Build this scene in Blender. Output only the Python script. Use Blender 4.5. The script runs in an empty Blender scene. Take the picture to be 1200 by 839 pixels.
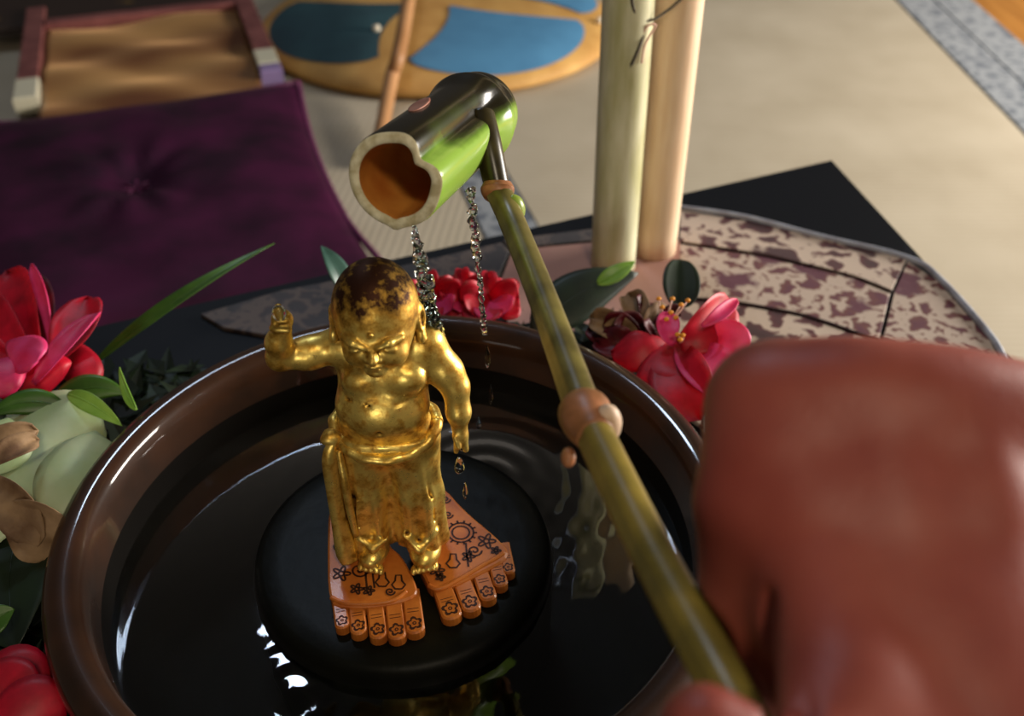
import bpy, bmesh, math, random
import numpy as np
from mathutils import Vector, Matrix
random.seed(7); rng = np.random.default_rng(7)
S = bpy.context.scene
COL = S.collection
V = Vector

# ------------------------------------------------------------------ camera
PITCH = math.radians(37.7); FPX = 1150.0
CAM = V((.05, -.305, .402))
cd = bpy.data.cameras.new('camera'); cam = bpy.data.objects.new('camera', cd); COL.objects.link(cam)
cam.location = CAM; cam.rotation_euler = (math.pi/2 - PITCH, 0, 0)
cd.sensor_width = 36; cd.lens = FPX/1200*36; cd.clip_start = .01; cd.clip_end = 50
cd.dof.use_dof = True; cd.dof.focus_distance = .405; cd.dof.aperture_fstop = 9.5
S.camera = cam

# ------------------------------------------------------------------ world, lights, exposure
W = bpy.data.worlds.new('world'); S.world = W; W.use_nodes = True
W.node_tree.nodes['Background'].inputs[0].default_value = (1.0, .88, .76, 1)
W.node_tree.nodes['Background'].inputs[1].default_value = .055
def area(name, loc, target, sx, sy, power, col):
    l = bpy.data.lights.new(name, 'AREA'); l.shape = 'RECTANGLE'; l.size = sx; l.size_y = sy
    l.energy = power; l.color = col
    o = bpy.data.objects.new(name, l); COL.objects.link(o); o.location = loc
    o.rotation_euler = (V(target) - V(loc)).to_track_quat('-Z', 'Y').to_euler()
    return o
area('window_light', (2.4, .95, .42), (.1, .7, -.1), 1.1, .75, 128, (1.0, .93, .84))
area('lamp_light', (.35, -.95, 1.35), (0, 0, .1), .2, .2, 6.5, (1.0, .84, .62))
area('added_front_light', (-.35, -2.5, .50), (0, 0, .12), .45, .5, 9, (1.0, .93, .82))  # unseen low source in front, added for the highlight on the belly
area('transom_light', (-.5, 1.75, 2.35), (0, 0, .06), .5, .2, 14.0, (.66, .80, 1.0))
S.view_settings.view_transform = 'Standard'; S.view_settings.look = 'None'
S.view_settings.exposure = 0.0; S.view_settings.gamma = 1.0; S.view_settings.use_curve_mapping = False

# ------------------------------------------------------------------ helpers
_R = V((1, 0, 0)); _F = V((0, math.cos(PITCH), -math.sin(PITCH))); _U = V((0, math.sin(PITCH), math.cos(PITCH)))
def ray(x, y): return _R*((x-600)/FPX) + _U*((419.5-y)/FPX) + _F
def at(x, y, z=0.0):
    d = ray(x, y); return CAM + d*((z-CAM.z)/d.z)
def atY(x, y, Y):
    d = ray(x, y); return CAM + d*((Y-CAM.y)/d.y)
def atD(x, y, D): return CAM + ray(x, y)*D

def lin(c):
    return tuple(((v/255)/12.92 if v/255 <= .04045 else ((v/255+.055)/1.055)**2.4) for v in c)

MATS = {}
def mat(name, rgb, rough=.5, metal=0, noise=0, scale=60, rgb2=None, bump=0, bscale=None, spec=.5, sheen=0,
        stretch=None, thr=None, coat=0, sss=0, trans=0, ior=1.45, detail=4):
    if name in MATS: return MATS[name]
    m = bpy.data.materials.new(name); m.use_nodes = True; nt = m.node_tree; b = nt.nodes['Principled BSDF']
    L = nt.links.new
    c1 = lin(rgb)+(1,)
    b.inputs['Base Color'].default_value = c1
    b.inputs['Roughness'].default_value = rough; b.inputs['Metallic'].default_value = metal
    b.inputs['Specular IOR Level'].default_value = spec
    b.inputs['Coat Weight'].default_value = coat; b.inputs['Coat Roughness'].default_value = .06
    b.inputs['Transmission Weight'].default_value = trans; b.inputs['IOR'].default_value = ior
    if sheen:
        b.inputs['Sheen Weight'].default_value = sheen; b.inputs['Sheen Roughness'].default_value = .35
        b.inputs['Sheen Tint'].default_value = tuple(min(1, v*3+.1) for v in c1[:3])+(1,)
    if sss:
        b.inputs['Subsurface Weight'].default_value = sss; b.inputs['Subsurface Radius'].default_value = (1, .35, .2)
        b.inputs['Subsurface Scale'].default_value = .004
    tc = nt.nodes.new('ShaderNodeTexCoord'); mp = nt.nodes.new('ShaderNodeMapping'); L(tc.outputs['Object'], mp.inputs[0])
    if stretch: mp.inputs['Scale'].default_value = stretch
    if rgb2 is not None:
        n = nt.nodes.new('ShaderNodeTexNoise'); n.inputs['Scale'].default_value = scale; n.inputs['Detail'].default_value = detail
        L(mp.outputs[0], n.inputs['Vector'])
        r = nt.nodes.new('ShaderNodeValToRGB'); a, c = thr or (.35, .65)
        r.color_ramp.elements[0].position = a; r.color_ramp.elements[1].position = c
        r.color_ramp.elements[0].color = lin(rgb2)+(1,); r.color_ramp.elements[1].color = c1
        L(n.outputs[0], r.inputs[0]); L(r.outputs[0], b.inputs['Base Color'])
    if bump:
        n2 = nt.nodes.new('ShaderNodeTexNoise'); n2.inputs['Scale'].default_value = bscale or scale*2; n2.inputs['Detail'].default_value = 5
        L(mp.outputs[0], n2.inputs['Vector'])
        bp = nt.nodes.new('ShaderNodeBump'); bp.inputs['Strength'].default_value = bump; bp.inputs['Distance'].default_value = .001
        L(n2.outputs[0], bp.inputs['Height']); L(bp.outputs[0], b.inputs['Normal'])
    MATS[name] = m
    return m

def mesh(name, verts, faces, m=None, parent=None, smooth=True, loc=None):
    me = bpy.data.meshes.new(name)
    me.from_pydata([tuple(v) for v in verts] if not isinstance(verts, np.ndarray) else verts.tolist(), [],
                   faces.tolist() if isinstance(faces, np.ndarray) else faces)
    me.update()
    if smooth: me.shade_smooth()
    o = bpy.data.objects.new(name, me); COL.objects.link(o)
    if m: me.materials.append(m)
    if parent is not None: o.parent = parent
    return o
def empty(name, loc=(0, 0, 0)):
    o = bpy.data.objects.new(name, None); COL.objects.link(o); o.location = loc; o.empty_display_size = .02
    return o
def tag(o, label=None, cat=None, group=None, kind=None):
    if label: o['label'] = label
    if cat: o['category'] = cat
    if group: o['group'] = group
    if kind: o['kind'] = kind
    return o
def rel(parent, pts):
    """world points into the frame of a thing that is only translated"""
    if parent is None: return [V(p) for p in pts]
    l = parent.location.copy(); q = parent.parent
    while q is not None: l = l + q.location; q = q.parent
    return [V(p)-l for p in pts]

def lathe(name, prof, m, parent=None, n=96, centre=(0, 0), closed=False):
    vs = []; fs = []
    for r, z in prof:
        for k in range(n):
            a = 2*math.pi*k/n; vs.append((centre[0]+r*math.cos(a), centre[1]+r*math.sin(a), z))
    np_ = len(prof)
    for i in range(np_ if closed else np_-1):
        j = (i+1) % np_
        for k in range(n):
            k2 = (k+1) % n; fs.append((i*n+k, i*n+k2, j*n+k2, j*n+k))
    return mesh(name, rel(parent, vs), fs, m, parent)

def smooth_path(pts, rad, sub=8):
    """Catmull-Rom resample of points and radii"""
    P = [V(p) for p in pts]; n = len(P); out = []; ro = []
    for i in range(n-1):
        p0 = P[max(i-1, 0)]; p1 = P[i]; p2 = P[i+1]; p3 = P[min(i+2, n-1)]
        r0 = rad[max(i-1, 0)]; r1 = rad[i]; r2 = rad[i+1]; r3 = rad[min(i+2, n-1)]
        for s in range(sub):
            t = s/sub
            f = lambda a, b, c, d: .5*((2*b)+(-a+c)*t+(2*a-5*b+4*c-d)*t*t+(-a+3*b-3*c+d)*t**3)
            out.append(f(p0, p1, p2, p3)); ro.append(max(1e-5, f(r0, r1, r2, r3)))
    out.append(P[-1]); ro.append(rad[-1])
    return out, ro

def tube(name, pts, rad, m, parent=None, n=16, sub=8, mod=None, caps=True, fun=None):
    if not hasattr(rad, '__len__'): rad = [rad]*len(pts)
    P, Rr = smooth_path(pts, rad, sub) if sub else ([V(p) for p in pts], rad)
    vs = []; fs = []; up = None; N = len(P)
    for i in range(N):
        t = (P[min(i+1, N-1)]-P[max(i-1, 0)]).normalized()
        if up is None:
            up = V((0, 0, 1)) if abs(t.z) < .9 else V((1, 0, 0))
        a = (up - t*up.dot(t)).normalized(); b = t.cross(a); up = a
        for k in range(n):
            th = 2*math.pi*k/n; r = Rr[i]*(fun(th, i/(N-1)) if fun else 1)
            vs.append(P[i]+a*(r*math.cos(th))+b*(r*math.sin(th)))
    for i in range(N-1):
        for k in range(n):
            k2 = (k+1) % n; fs.append((i*n+k, i*n+k2, (i+1)*n+k2, (i+1)*n+k))
    if caps:
        fs.append(tuple(range(n-1, -1, -1))); fs.append(tuple((N-1)*n+k for k in range(n)))
    return mesh(name, rel(parent, vs), fs, m, parent)

def prism(name, poly, z0, z1, m, parent=None, bev=0.0):
    """polygon (x,y) list extruded z0..z1, optional chamfered upper edge"""
    n = len(poly); c = V((sum(p[0] for p in poly)/n, sum(p[1] for p in poly)/n))
    area2 = sum(poly[i][0]*poly[(i+1) % n][1]-poly[(i+1) % n][0]*poly[i][1] for i in range(n))
    if area2 < 0: poly = poly[::-1]
    rings = [[(p[0], p[1], z0) for p in poly], [(p[0], p[1], z1-bev) for p in poly]]
    if bev:
        ins = []
        for i in range(n):
            a = V(poly[i-1][:2]); b = V(poly[i][:2]); d = V(poly[(i+1) % n][:2])
            e1 = (b-a).normalized() if (b-a).length > 0 else V((1, 0)); e2 = (d-b).normalized() if (d-b).length > 0 else V((1, 0))
            nn = V((-e1.y-e2.y, e1.x+e2.x)); nn = nn.normalized() if nn.length > 1e-6 else V((0, 0))
            q = b + nn*bev; ins.append((q.x, q.y, z1))
        rings.append(ins)
    vs = [v for r in rings for v in r]; fs = []
    for i in range(len(rings)-1):
        for k in range(n):
            k2 = (k+1) % n; fs.append((i*n+k, i*n+k2, (i+1)*n+k2, (i+1)*n+k))
    fs.append(tuple(range(n-1, -1, -1))); t = (len(rings)-1)*n; fs.append(tuple(t+k for k in range(n)))
    return mesh(name, rel(parent, vs), fs, m, parent, smooth=False)

def blade(name, spine, width, m, parent=None, normal=(0, -.3, 1), prof='leaf', cup=0.0, ruffle=0.0, nu=14, nv=8, thick=.0004, fold=0.0):
    """leaf or petal: spine p0,p1,p2 (quadratic), lens or petal outline, cupped across"""
    p0, p1, p2 = [V(p) for p in spine]; N = V(normal).normalized(); vs = []; fs = []
    ph = random.random()*6
    for i in range(nu+1):
        t = i/nu; c = p0*(1-t)**2 + p1*(2*t*(1-t)) + p2*t*t
        d = ((p1-p0)*(1-t)+(p2-p1)*t).normalized()
        s = d.cross(N).normalized(); nn = s.cross(d).normalized()
        if prof == 'leaf': w = math.sin(math.pi*min(1, t*.97+.03)**.85)**.8
        elif prof == 'petal': w = (.22+.78*math.sin(math.pi*.5*min(1, t/.62)))*math.sqrt(max(0, 1-max(0, (t-.62)/.38)**2))
        elif prof == 'round': w = math.sqrt(max(0, 1-(2*t-1)**2))
        else: w = min(1, t*6+.35)*(1-t**2.2)**.8
        w = max(w, .02)*width*.5
        for j in range(nv+1):
            u = -1+2*j/nv
            h = cup*(u*u)*w + fold*abs(u)*w + ruffle*width*math.sin(u*5+t*9+ph)*t*.5
            vs.append(c + s*(u*w) + nn*h)
    for i in range(nu):
        for j in range(nv):
            a = i*(nv+1)+j; fs.append((a, a+1, a+nv+2, a+nv+1))
    o = mesh(name, rel(parent, vs), fs, m, parent)
    if thick:
        md = o.modifiers.new('thickness', 'SOLIDIFY'); md.thickness = thick; md.offset = 0
    return o

def ellipsoid_mesh(name, c, r, m, parent=None, nu=16, nv=10, wob=0):
    vs = []; fs = []
    for i in range(nv+1):
        th = math.pi*i/nv
        for k in range(nu):
            ph = 2*math.pi*k/nu; w = 1+wob*math.sin(3*ph+2*th)
            vs.append((c[0]+r[0]*w*math.sin(th)*math.cos(ph), c[1]+r[1]*w*math.sin(th)*math.sin(ph), c[2]+r[2]*math.cos(th)))
    for i in range(nv):
        for k in range(nu):
            k2 = (k+1) % nu; fs.append((i*nu+k, (i+1)*nu+k, (i+1)*nu+k2, i*nu+k2))
    return mesh(name, rel(parent, vs), fs, m, parent)

# ---- signed-distance sculpting (smooth unions, then surface nets)
class Vol:
    def __init__(s, lo, hi, h):
        s.lo = np.array(lo, float); s.h = h; s.n = (np.ceil((np.array(hi)-s.lo)/h)+1).astype(int)
        s.f = np.full(s.n, 1e3, np.float32)
    def _blk(s, lo, hi):
        a = np.clip(np.floor((np.array(lo)-s.lo)/s.h).astype(int), 0, s.n); b = np.clip(np.ceil((np.array(hi)-s.lo)/s.h).astype(int)+1, 0, s.n)
        sl = tuple(slice(a[i], b[i]) for i in range(3))
        g = np.meshgrid(*[s.lo[i]+s.h*np.arange(a[i], b[i]) for i in range(3)], indexing='ij')
        return sl, np.stack(g, -1)
    def _mix(s, sl, d, k, op):
        a = s.f[sl]
        if op == 'add':
            hh = np.clip(.5+.5*(a-d)/k, 0, 1); s.f[sl] = a*(1-hh)+d*hh-k*hh*(1-hh)
        else:
            hh = np.clip(.5-.5*(a+d)/k, 0, 1); s.f[sl] = a*(1-hh)-d*hh+k*hh*(1-hh)
    def ell(s, c, r, k=3, op='add', rot=None):
        c = np.array(c, float); r = np.array(r, float); m = r.max()+k*2.5+2*s.h
        sl, g = s._blk(c-m, c+m)
        if g.size == 0: return
        q = g-c
        if rot is not None: q = q @ np.array(rot.to_matrix())
        k0 = np.linalg.norm(q/r, axis=-1); k1 = np.linalg.norm(q/r**2, axis=-1)+1e-9
        s._mix(sl, k0*(k0-1)/k1 if r.min() > 0 else k0, k, op)
    def cap(s, a, b, ra, rb, k=3, op='add'):
        a = np.array(a, float); b = np.array(b, float); m = max(ra, rb)+k*2.5+2*s.h
        sl, g = s._blk(np.minimum(a, b)-m, np.maximum(a, b)+m)
        if g.size == 0: return
        ab = b-a; t = np.clip(((g-a)@ab)/(ab@ab), 0, 1)
        s._mix(sl, np.linalg.norm(g-a-t[..., None]*ab, axis=-1)-(ra+(rb-ra)*t), k, op)
    def chain(s, pts, rad, k=3, op='add'):
        for i in range(len(pts)-1): s.cap(pts[i], pts[i+1], rad[i], rad[i+1], k, op)
    def nets(s):
        f = s.f; neg = f < 0; n = s.n
        cnt = np.zeros(n-1, int); acc = np.zeros(tuple(n-1)+(3,))
        corner = lambda c: tuple(slice(c[i], n[i]-1+c[i]) for i in range(3))
        cs = [(i, j, k) for i in (0, 1) for j in (0, 1) for k in (0, 1)]
        ins = sum(neg[corner(c)].astype(int) for c in cs); act = (ins > 0) & (ins < 8)
        for c in cs:
            for ax in range(3):
                if c[ax]: continue
                d = list(c); d[ax] = 1; fa = f[corner(c)]; fb = f[corner(d)]
                x = (fa < 0) != (fb < 0)
                t = np.where(x, fa/np.where(fa == fb, 1, fa-fb), 0)
                cnt += x
                for q in range(3): acc[..., q] += np.where(x, c[q]+(t if q == ax else 0), 0)
        idx = -np.ones(tuple(n-1), int); w = np.argwhere(act); idx[act] = np.arange(len(w))
        vs = s.lo+s.h*(w+acc[act]/cnt[act][:, None])
        fs = []
        for ax in range(3):
            b, c = (ax+1) % 3, (ax+2) % 3
            sl0 = [slice(1, n[i]-1) for i in range(3)]; sl1 = list(sl0)
            sl0[ax] = slice(0, n[ax]-1); sl1[ax] = slice(1, n[ax])
            na = neg[tuple(sl0)]; nb = neg[tuple(sl1)]
            e = np.argwhere(na != nb); fl = na[na != nb]
            off = np.array([1, 1, 1]); off[ax] = 0; e = e+off
            def I(db, dc):
                q = e.copy(); q[:, b] -= db; q[:, c] -= dc; return idx[q[:, 0], q[:, 1], q[:, 2]]
            quad = np.stack([I(0, 0), I(1, 0), I(1, 1), I(0, 1)], 1)
            quad = np.where(fl[:, None], quad, quad[:, ::-1]); fs.append(quad)
        fs = np.concatenate(fs); fs = fs[(fs >= 0).all(1)]
        return vs, fs
    def build(s, name, m, parent=None, scale=.001, off=(0, 0, 0), relax=1):
        vs, fs = s.nets()
        for _ in range(relax):
            a = np.zeros_like(vs); c = np.zeros(len(vs))
            for i in range(4):
                np.add.at(a, fs[:, i], vs[fs[:, (i+1) % 4]]); np.add.at(c, fs[:, i], 1)
                np.add.at(a, fs[:, i], vs[fs[:, i-1]]); np.add.at(c, fs[:, i], 1)
            vs = .5*vs+.5*a/np.maximum(c, 1)[:, None]
        return mesh(name, vs*scale+np.array(off), fs, m, parent)

# ------------------------------------------------------------------ materials
FZ = -.30            # tatami surface
def tatami_mat(name, vec, c1=(186, 174, 152), c2=(164, 151, 128)):
    m = bpy.data.materials.new(name); m.use_nodes = True; nt = m.node_tree; b = nt.nodes['Principled BSDF']; L = nt.links.new
    tc = nt.nodes.new('ShaderNodeTexCoord'); mp = nt.nodes.new('ShaderNodeMapping'); L(tc.outputs['Object'], mp.inputs[0])
    mp.inputs['Rotation'].default_value = (0, 0, vec)
    w = nt.nodes.new('ShaderNodeTexWave'); w.inputs['Scale'].default_value = 26; w.inputs['Distortion'].default_value = .5; w.inputs['Detail'].default_value = 1
    L(mp.outputs[0], w.inputs['Vector'])
    n = nt.nodes.new('ShaderNodeTexNoise'); n.inputs['Scale'].default_value = 7; n.inputs['Detail'].default_value = 6; L(mp.outputs[0], n.inputs['Vector'])
    ad = nt.nodes.new('ShaderNodeMath'); ad.operation = 'MULTIPLY_ADD'; L(w.outputs['Fac'], ad.inputs[0]); ad.inputs[1].default_value = .18
    L(n.outputs[0], ad.inputs[2])
    r = nt.nodes.new('ShaderNodeValToRGB'); r.color_ramp.elements[0].position = .3; r.color_ramp.elements[1].position = .95
    r.color_ramp.elements[0].color = lin(c2)+(1,); r.color_ramp.elements[1].color = lin(c1)+(1,)
    L(ad.outputs[0], r.inputs[0]); L(r.outputs[0], b.inputs['Base Color']); b.inputs['Roughness'].default_value = .65
    bp = nt.nodes.new('ShaderNodeBump'); bp.inputs['Strength'].default_value = .25; bp.inputs['Distance'].default_value = .001
    L(w.outputs['Fac'], bp.inputs['Height']); L(bp.outputs[0], b.inputs['Normal'])
    return m

def gold_mat():
    m = bpy.data.materials.new('worn_gilding'); m.use_nodes = True; nt = m.node_tree; b = nt.nodes['Principled BSDF']; L = nt.links.new
    tc = nt.nodes.new('ShaderNodeTexCoord')
    n = nt.nodes.new('ShaderNodeTexNoise'); n.inputs['Scale'].default_value = 190; n.inputs['Detail'].default_value = 6; n.inputs['Roughness'].default_value = .65
    L(tc.outputs['Object'], n.inputs['Vector'])
    n2 = nt.nodes.new('ShaderNodeTexNoise'); n2.inputs['Scale'].default_value = 45; n2.inputs['Detail'].default_value = 3
    L(tc.outputs['Object'], n2.inputs['Vector'])
    # worn crown: brown patina, with a dark reflection painted in too (object height)
    sp = nt.nodes.new('ShaderNodeSeparateXYZ'); L(tc.outputs['Object'], sp.inputs[0])
    mr = nt.nodes.new('ShaderNodeMapRange'); mr.inputs[1].default_value = .128; mr.inputs[2].default_value = .150
    mr.inputs[3].default_value = 0; mr.inputs[4].default_value = .42; L(sp.outputs[2], mr.inputs[0])
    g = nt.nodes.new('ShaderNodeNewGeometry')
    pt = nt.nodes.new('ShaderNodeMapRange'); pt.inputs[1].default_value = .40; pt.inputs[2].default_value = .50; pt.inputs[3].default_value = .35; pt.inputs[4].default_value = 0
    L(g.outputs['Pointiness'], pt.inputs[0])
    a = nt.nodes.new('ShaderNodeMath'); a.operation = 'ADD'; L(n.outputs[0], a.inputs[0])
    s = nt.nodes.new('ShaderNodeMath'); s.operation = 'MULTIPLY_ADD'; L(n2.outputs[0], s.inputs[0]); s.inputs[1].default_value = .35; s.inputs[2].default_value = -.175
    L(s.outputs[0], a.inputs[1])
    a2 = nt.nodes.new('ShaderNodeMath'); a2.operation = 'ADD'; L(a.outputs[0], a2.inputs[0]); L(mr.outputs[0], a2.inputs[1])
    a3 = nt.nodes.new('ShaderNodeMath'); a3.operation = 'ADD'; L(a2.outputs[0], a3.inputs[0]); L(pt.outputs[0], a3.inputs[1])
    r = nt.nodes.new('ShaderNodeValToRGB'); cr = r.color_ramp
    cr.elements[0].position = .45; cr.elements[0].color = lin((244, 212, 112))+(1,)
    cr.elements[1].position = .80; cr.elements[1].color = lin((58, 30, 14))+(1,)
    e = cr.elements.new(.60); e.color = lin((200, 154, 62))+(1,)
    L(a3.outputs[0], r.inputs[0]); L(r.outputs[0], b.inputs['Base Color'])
    b.inputs['Metallic'].default_value = .78
    rr = nt.nodes.new('ShaderNodeMapRange'); rr.inputs[1].default_value = .3; rr.inputs[2].default_value = .8; rr.inputs[3].default_value = .25; rr.inputs[4].default_value = .55
    L(a3.outputs[0], rr.inputs[0]); L(rr.outputs[0], b.inputs['Roughness'])
    bp = nt.nodes.new('ShaderNodeBump'); bp.inputs['Strength'].default_value = .35; bp.inputs['Distance'].default_value = .0006
    L(a.outputs[0], bp.inputs['Height']); L(bp.outputs[0], b.inputs['Normal'])
    return m

def brocade_mat(name, ground, motif, accent, scale, ridge=.5):
    m = bpy.data.materials.new(name); m.use_nodes = True; nt = m.node_tree; b = nt.nodes['Principled BSDF']; L = nt.links.new
    tc = nt.nodes.new('ShaderNodeTexCoord')
    n = nt.nodes.new('ShaderNodeTexNoise'); n.inputs['Scale'].default_value = scale*1.1; n.inputs['Detail'].default_value = 3; L(tc.outputs['Object'], n.inputs['Vector'])
    mx = nt.nodes.new('ShaderNodeMix'); mx.data_type = 'VECTOR'; mx.inputs['Factor'].default_value = .032
    L(tc.outputs['Object'], mx.inputs['A']); L(n.outputs['Color'], mx.inputs['B'])
    v = nt.nodes.new('ShaderNodeTexVoronoi'); v.inputs['Scale'].default_value = scale; v.feature = 'DISTANCE_TO_EDGE'
    L(mx.outputs['Result'], v.inputs['Vector'])
    v2 = nt.nodes.new('ShaderNodeTexVoronoi'); v2.inputs['Scale'].default_value = scale*.35
    L(mx.outputs['Result'], v2.inputs['Vector'])
    r = nt.nodes.new('ShaderNodeValToRGB'); cr = r.color_ramp; cr.interpolation = 'LINEAR'
    cr.elements[0].position = .12; cr.elements[0].color = lin(ground)+(1,)
    cr.elements[1].position = .36; cr.elements[1].color = lin(accent)+(1,)
    e = cr.elements.new(.17); e.color = lin(motif)+(1,)
    L(v.outputs['Distance'], r.inputs[0])
    r2 = nt.nodes.new('ShaderNodeValToRGB'); r2.color_ramp.elements[0].position = .22; r2.color_ramp.elements[1].position = .30
    r2.color_ramp.elements[0].color = (0, 0, 0, 1); r2.color_ramp.elements[1].color = (1, 1, 1, 1); L(v2.outputs['Distance'], r2.inputs[0])
    mc = nt.nodes.new('ShaderNodeMix'); mc.data_type = 'RGBA'; L(r2.outputs[0], mc.inputs['Factor'])
    mc.inputs['A'].default_value = lin(accent)+(1,); L(r.outputs[0], mc.inputs['B'])
    L(mc.outputs['Result'], b.inputs['Base Color']); b.inputs['Roughness'].default_value = .55
    b.inputs['Sheen Weight'].default_value = .15
    bp = nt.nodes.new('ShaderNodeBump'); bp.inputs['Strength'].default_value = .3; bp.inputs['Distance'].default_value = .001
    L(v.outputs['Distance'], bp.inputs['Height']); L(bp.outputs[0], b.inputs['Normal'])
    return m

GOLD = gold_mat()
basin_m = mat('brown_bronze', (58, 33, 17), rough=.5, metal=.0, rgb2=(38, 22, 11), scale=30, bump=.05, bscale=200, spec=.15, coat=.8)
basin_in = mat('bronze_in_shade', (12, 9, 6), rough=.8, spec=.1)  # shade inside the basin, painted as near-black bronze
stone = mat('wet_black_stone', (16, 17, 12), rough=.45, spec=.15, rgb2=(9, 10, 8), scale=60, bump=.25, bscale=120)
water_m = mat('water', (235, 245, 245), rough=.02, trans=1, ior=1.33, spec=.3)
copper = mat('orange_clay', (204, 120, 46), rough=.45, rgb2=(178, 94, 30), scale=90, bump=.15, bscale=400, coat=.08)
ink = mat('dark_engraving', (52, 20, 8), rough=.6)
lacquer = mat('black_lacquer', (16, 18, 23), spec=.2, rough=.5, rgb2=(34, 36, 42), scale=14, thr=(.28, .34), bump=.1, bscale=60)
purple = mat('purple_velvet', (58, 9, 42), rough=.65, rgb2=(32, 5, 24), scale=11, sheen=.05, spec=.2, bump=.3, bscale=60)
purple_pipe = mat('purple_cord', (84, 20, 62), rough=.6, sheen=.5)
red_p = mat('red_petal', (200, 6, 42), rough=.5, rgb2=(150, 3, 28), scale=70, sss=.15, bump=.15, bscale=160)
pink_p = mat('pink_petal', (226, 66, 126), rough=.5, rgb2=(206, 32, 84), scale=60, sss=.15, bump=.15, bscale=160)
maroon_p = mat('maroon_petal', (96, 10, 24), rough=.5, rgb2=(52, 4, 12), scale=90, bump=.3, bscale=160)
pale_p = mat('pale_green_petal', (196, 206, 168), rough=.45, rgb2=(164, 182, 130), scale=30, sss=.1, bump=.1, bscale=80)
wither_p = mat('withered_petal', (148, 118, 84), rough=.7, rgb2=(92, 64, 40), scale=60, bump=.5, bscale=140)
leaf_d = mat('dark_leaf', (26, 42, 22), rough=.5, rgb2=(16, 28, 14), scale=50, bump=.1, bscale=150)
leaf_m = mat('green_leaf', (74, 112, 34), rough=.4, rgb2=(52, 86, 24), scale=50, bump=.1, bscale=150)
leaf_l = mat('bright_leaf', (150, 190, 80), rough=.4, rgb2=(110, 160, 50), scale=50, bump=.1, bscale=150)
leaf_t = mat('teal_leaf', (70, 104, 92), rough=.35, rgb2=(50, 80, 70), scale=50)
stamen_m = mat('yellow_anther', (226, 150, 40), rough=.6)
filament = mat('pale_filament', (214, 168, 150), rough=.6)
skin = mat('skin', (156, 78, 62), rough=.5, rgb2=(140, 62, 50), scale=35, sss=.25, bump=.12, bscale=700)
nail_m = mat('nail', (206, 140, 122), rough=.3, coat=.3)
wood_l = mat('pale_wood', (242, 214, 180), rough=.55, rgb2=(230, 196, 158), scale=30, stretch=(6, 6, .6), bump=.1)
bamb_p = mat('pale_bamboo', (222, 220, 186), rough=.38, rgb2=(186, 184, 134), scale=22, stretch=(4, 4, .8), bump=.06)
node_m = mat('bamboo_node', (128, 122, 74), rough=.5)
wire_m = mat('dark_wire', (92, 86, 74), rough=.5, metal=.5)
rod_m = mat('rod_wood', (188, 140, 96), rough=.5, rgb2=(150, 104, 62), scale=18, stretch=(1, .2, 1))

# ------------------------------------------------------------------ the setting: tatami floor
fl = empty('floor', (0, 0, FZ)); tag(fl, 'room floor of straw tatami mats with grey cloth borders and a strip of amber boards', kind='structure')
boards = mat('amber_boards', (176, 120, 56), rough=.45, rgb2=(150, 98, 42), scale=6, stretch=(8, .5, 1))
for i in range(8):
    x0 = 1.075+i*.14
    prism('floor_board', [(x0, -1.2), (x0+.137, -1.2), (x0+.137, 4.4), (x0, 4.4)], FZ-.05, FZ-.004, boards, fl, bev=.002)
tat_a = tatami_mat('tatami_weave_across', math.radians(90)); tat_b = tatami_mat('tatami_weave_along', math.radians(6))
def seam(o, y): return .0 + o - .27*(y-1.04)          # the slanting joint between the two mats
prism('tatami_mat', [(seam(.052, -1.2), -1.2), (.90, -1.2), (.90, 4.4), (seam(.052, 4.4), 4.4)], FZ-.05, FZ, tat_a, fl, bev=.002)
prism('tatami_mat', [(-2.4, -1.2), (seam(-.033, -1.2), -1.2), (seam(-.033, 4.4), 4.4), (-2.4, 4.4)], FZ-.05, FZ, tat_b, fl, bev=.002)
heri = brocade_mat('grey_border_cloth', (128, 132, 136), (92, 98, 106), (70, 78, 90), 34)
for a, b_ in ((.903, .983), (.986, 1.07)):
    prism('tatami_border', [(a, -1.2), (b_, -1.2), (b_, 4.4), (a, 4.4)], FZ-.05, FZ+.0015, heri, fl, bev=.002)
for a, b_ in ((-.031, .008), (.011, .050)):
    prism('tatami_border', [(seam(a, -1.2), -1.2), (seam(b_, -1.2), -1.2), (seam(b_, 4.4), 4.4), (seam(a, 4.4), 4.4)], FZ-.05, FZ+.0015, heri, fl, bev=.002)

# ------------------------------------------------------------------ black lacquer table
T = empty('low_table', (0, .1, FZ)); tag(T, 'low black lacquer table under the brocade cloth and the basin, its far corner bare', 'table')
top = [at(975, 187)[:2], at(1075, 295)[:2], at(1170, 400)[:2], (.44, -.30), (-.50, -.42), (-.44, .163), at(450, 305)[:2]]
prism('table_top', [tuple(p) for p in top], -.028, 0.0, lacquer, T, bev=.0015)
for x, y in ((.31, .43), (.38, -.24), (-.42, -.34), (-.38, .12)):
    prism('leg', [(x-.02, y-.02), (x+.02, y-.02), (x+.02, y+.02), (x-.02, y+.02)], FZ, -.0285, lacquer, T)

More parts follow.
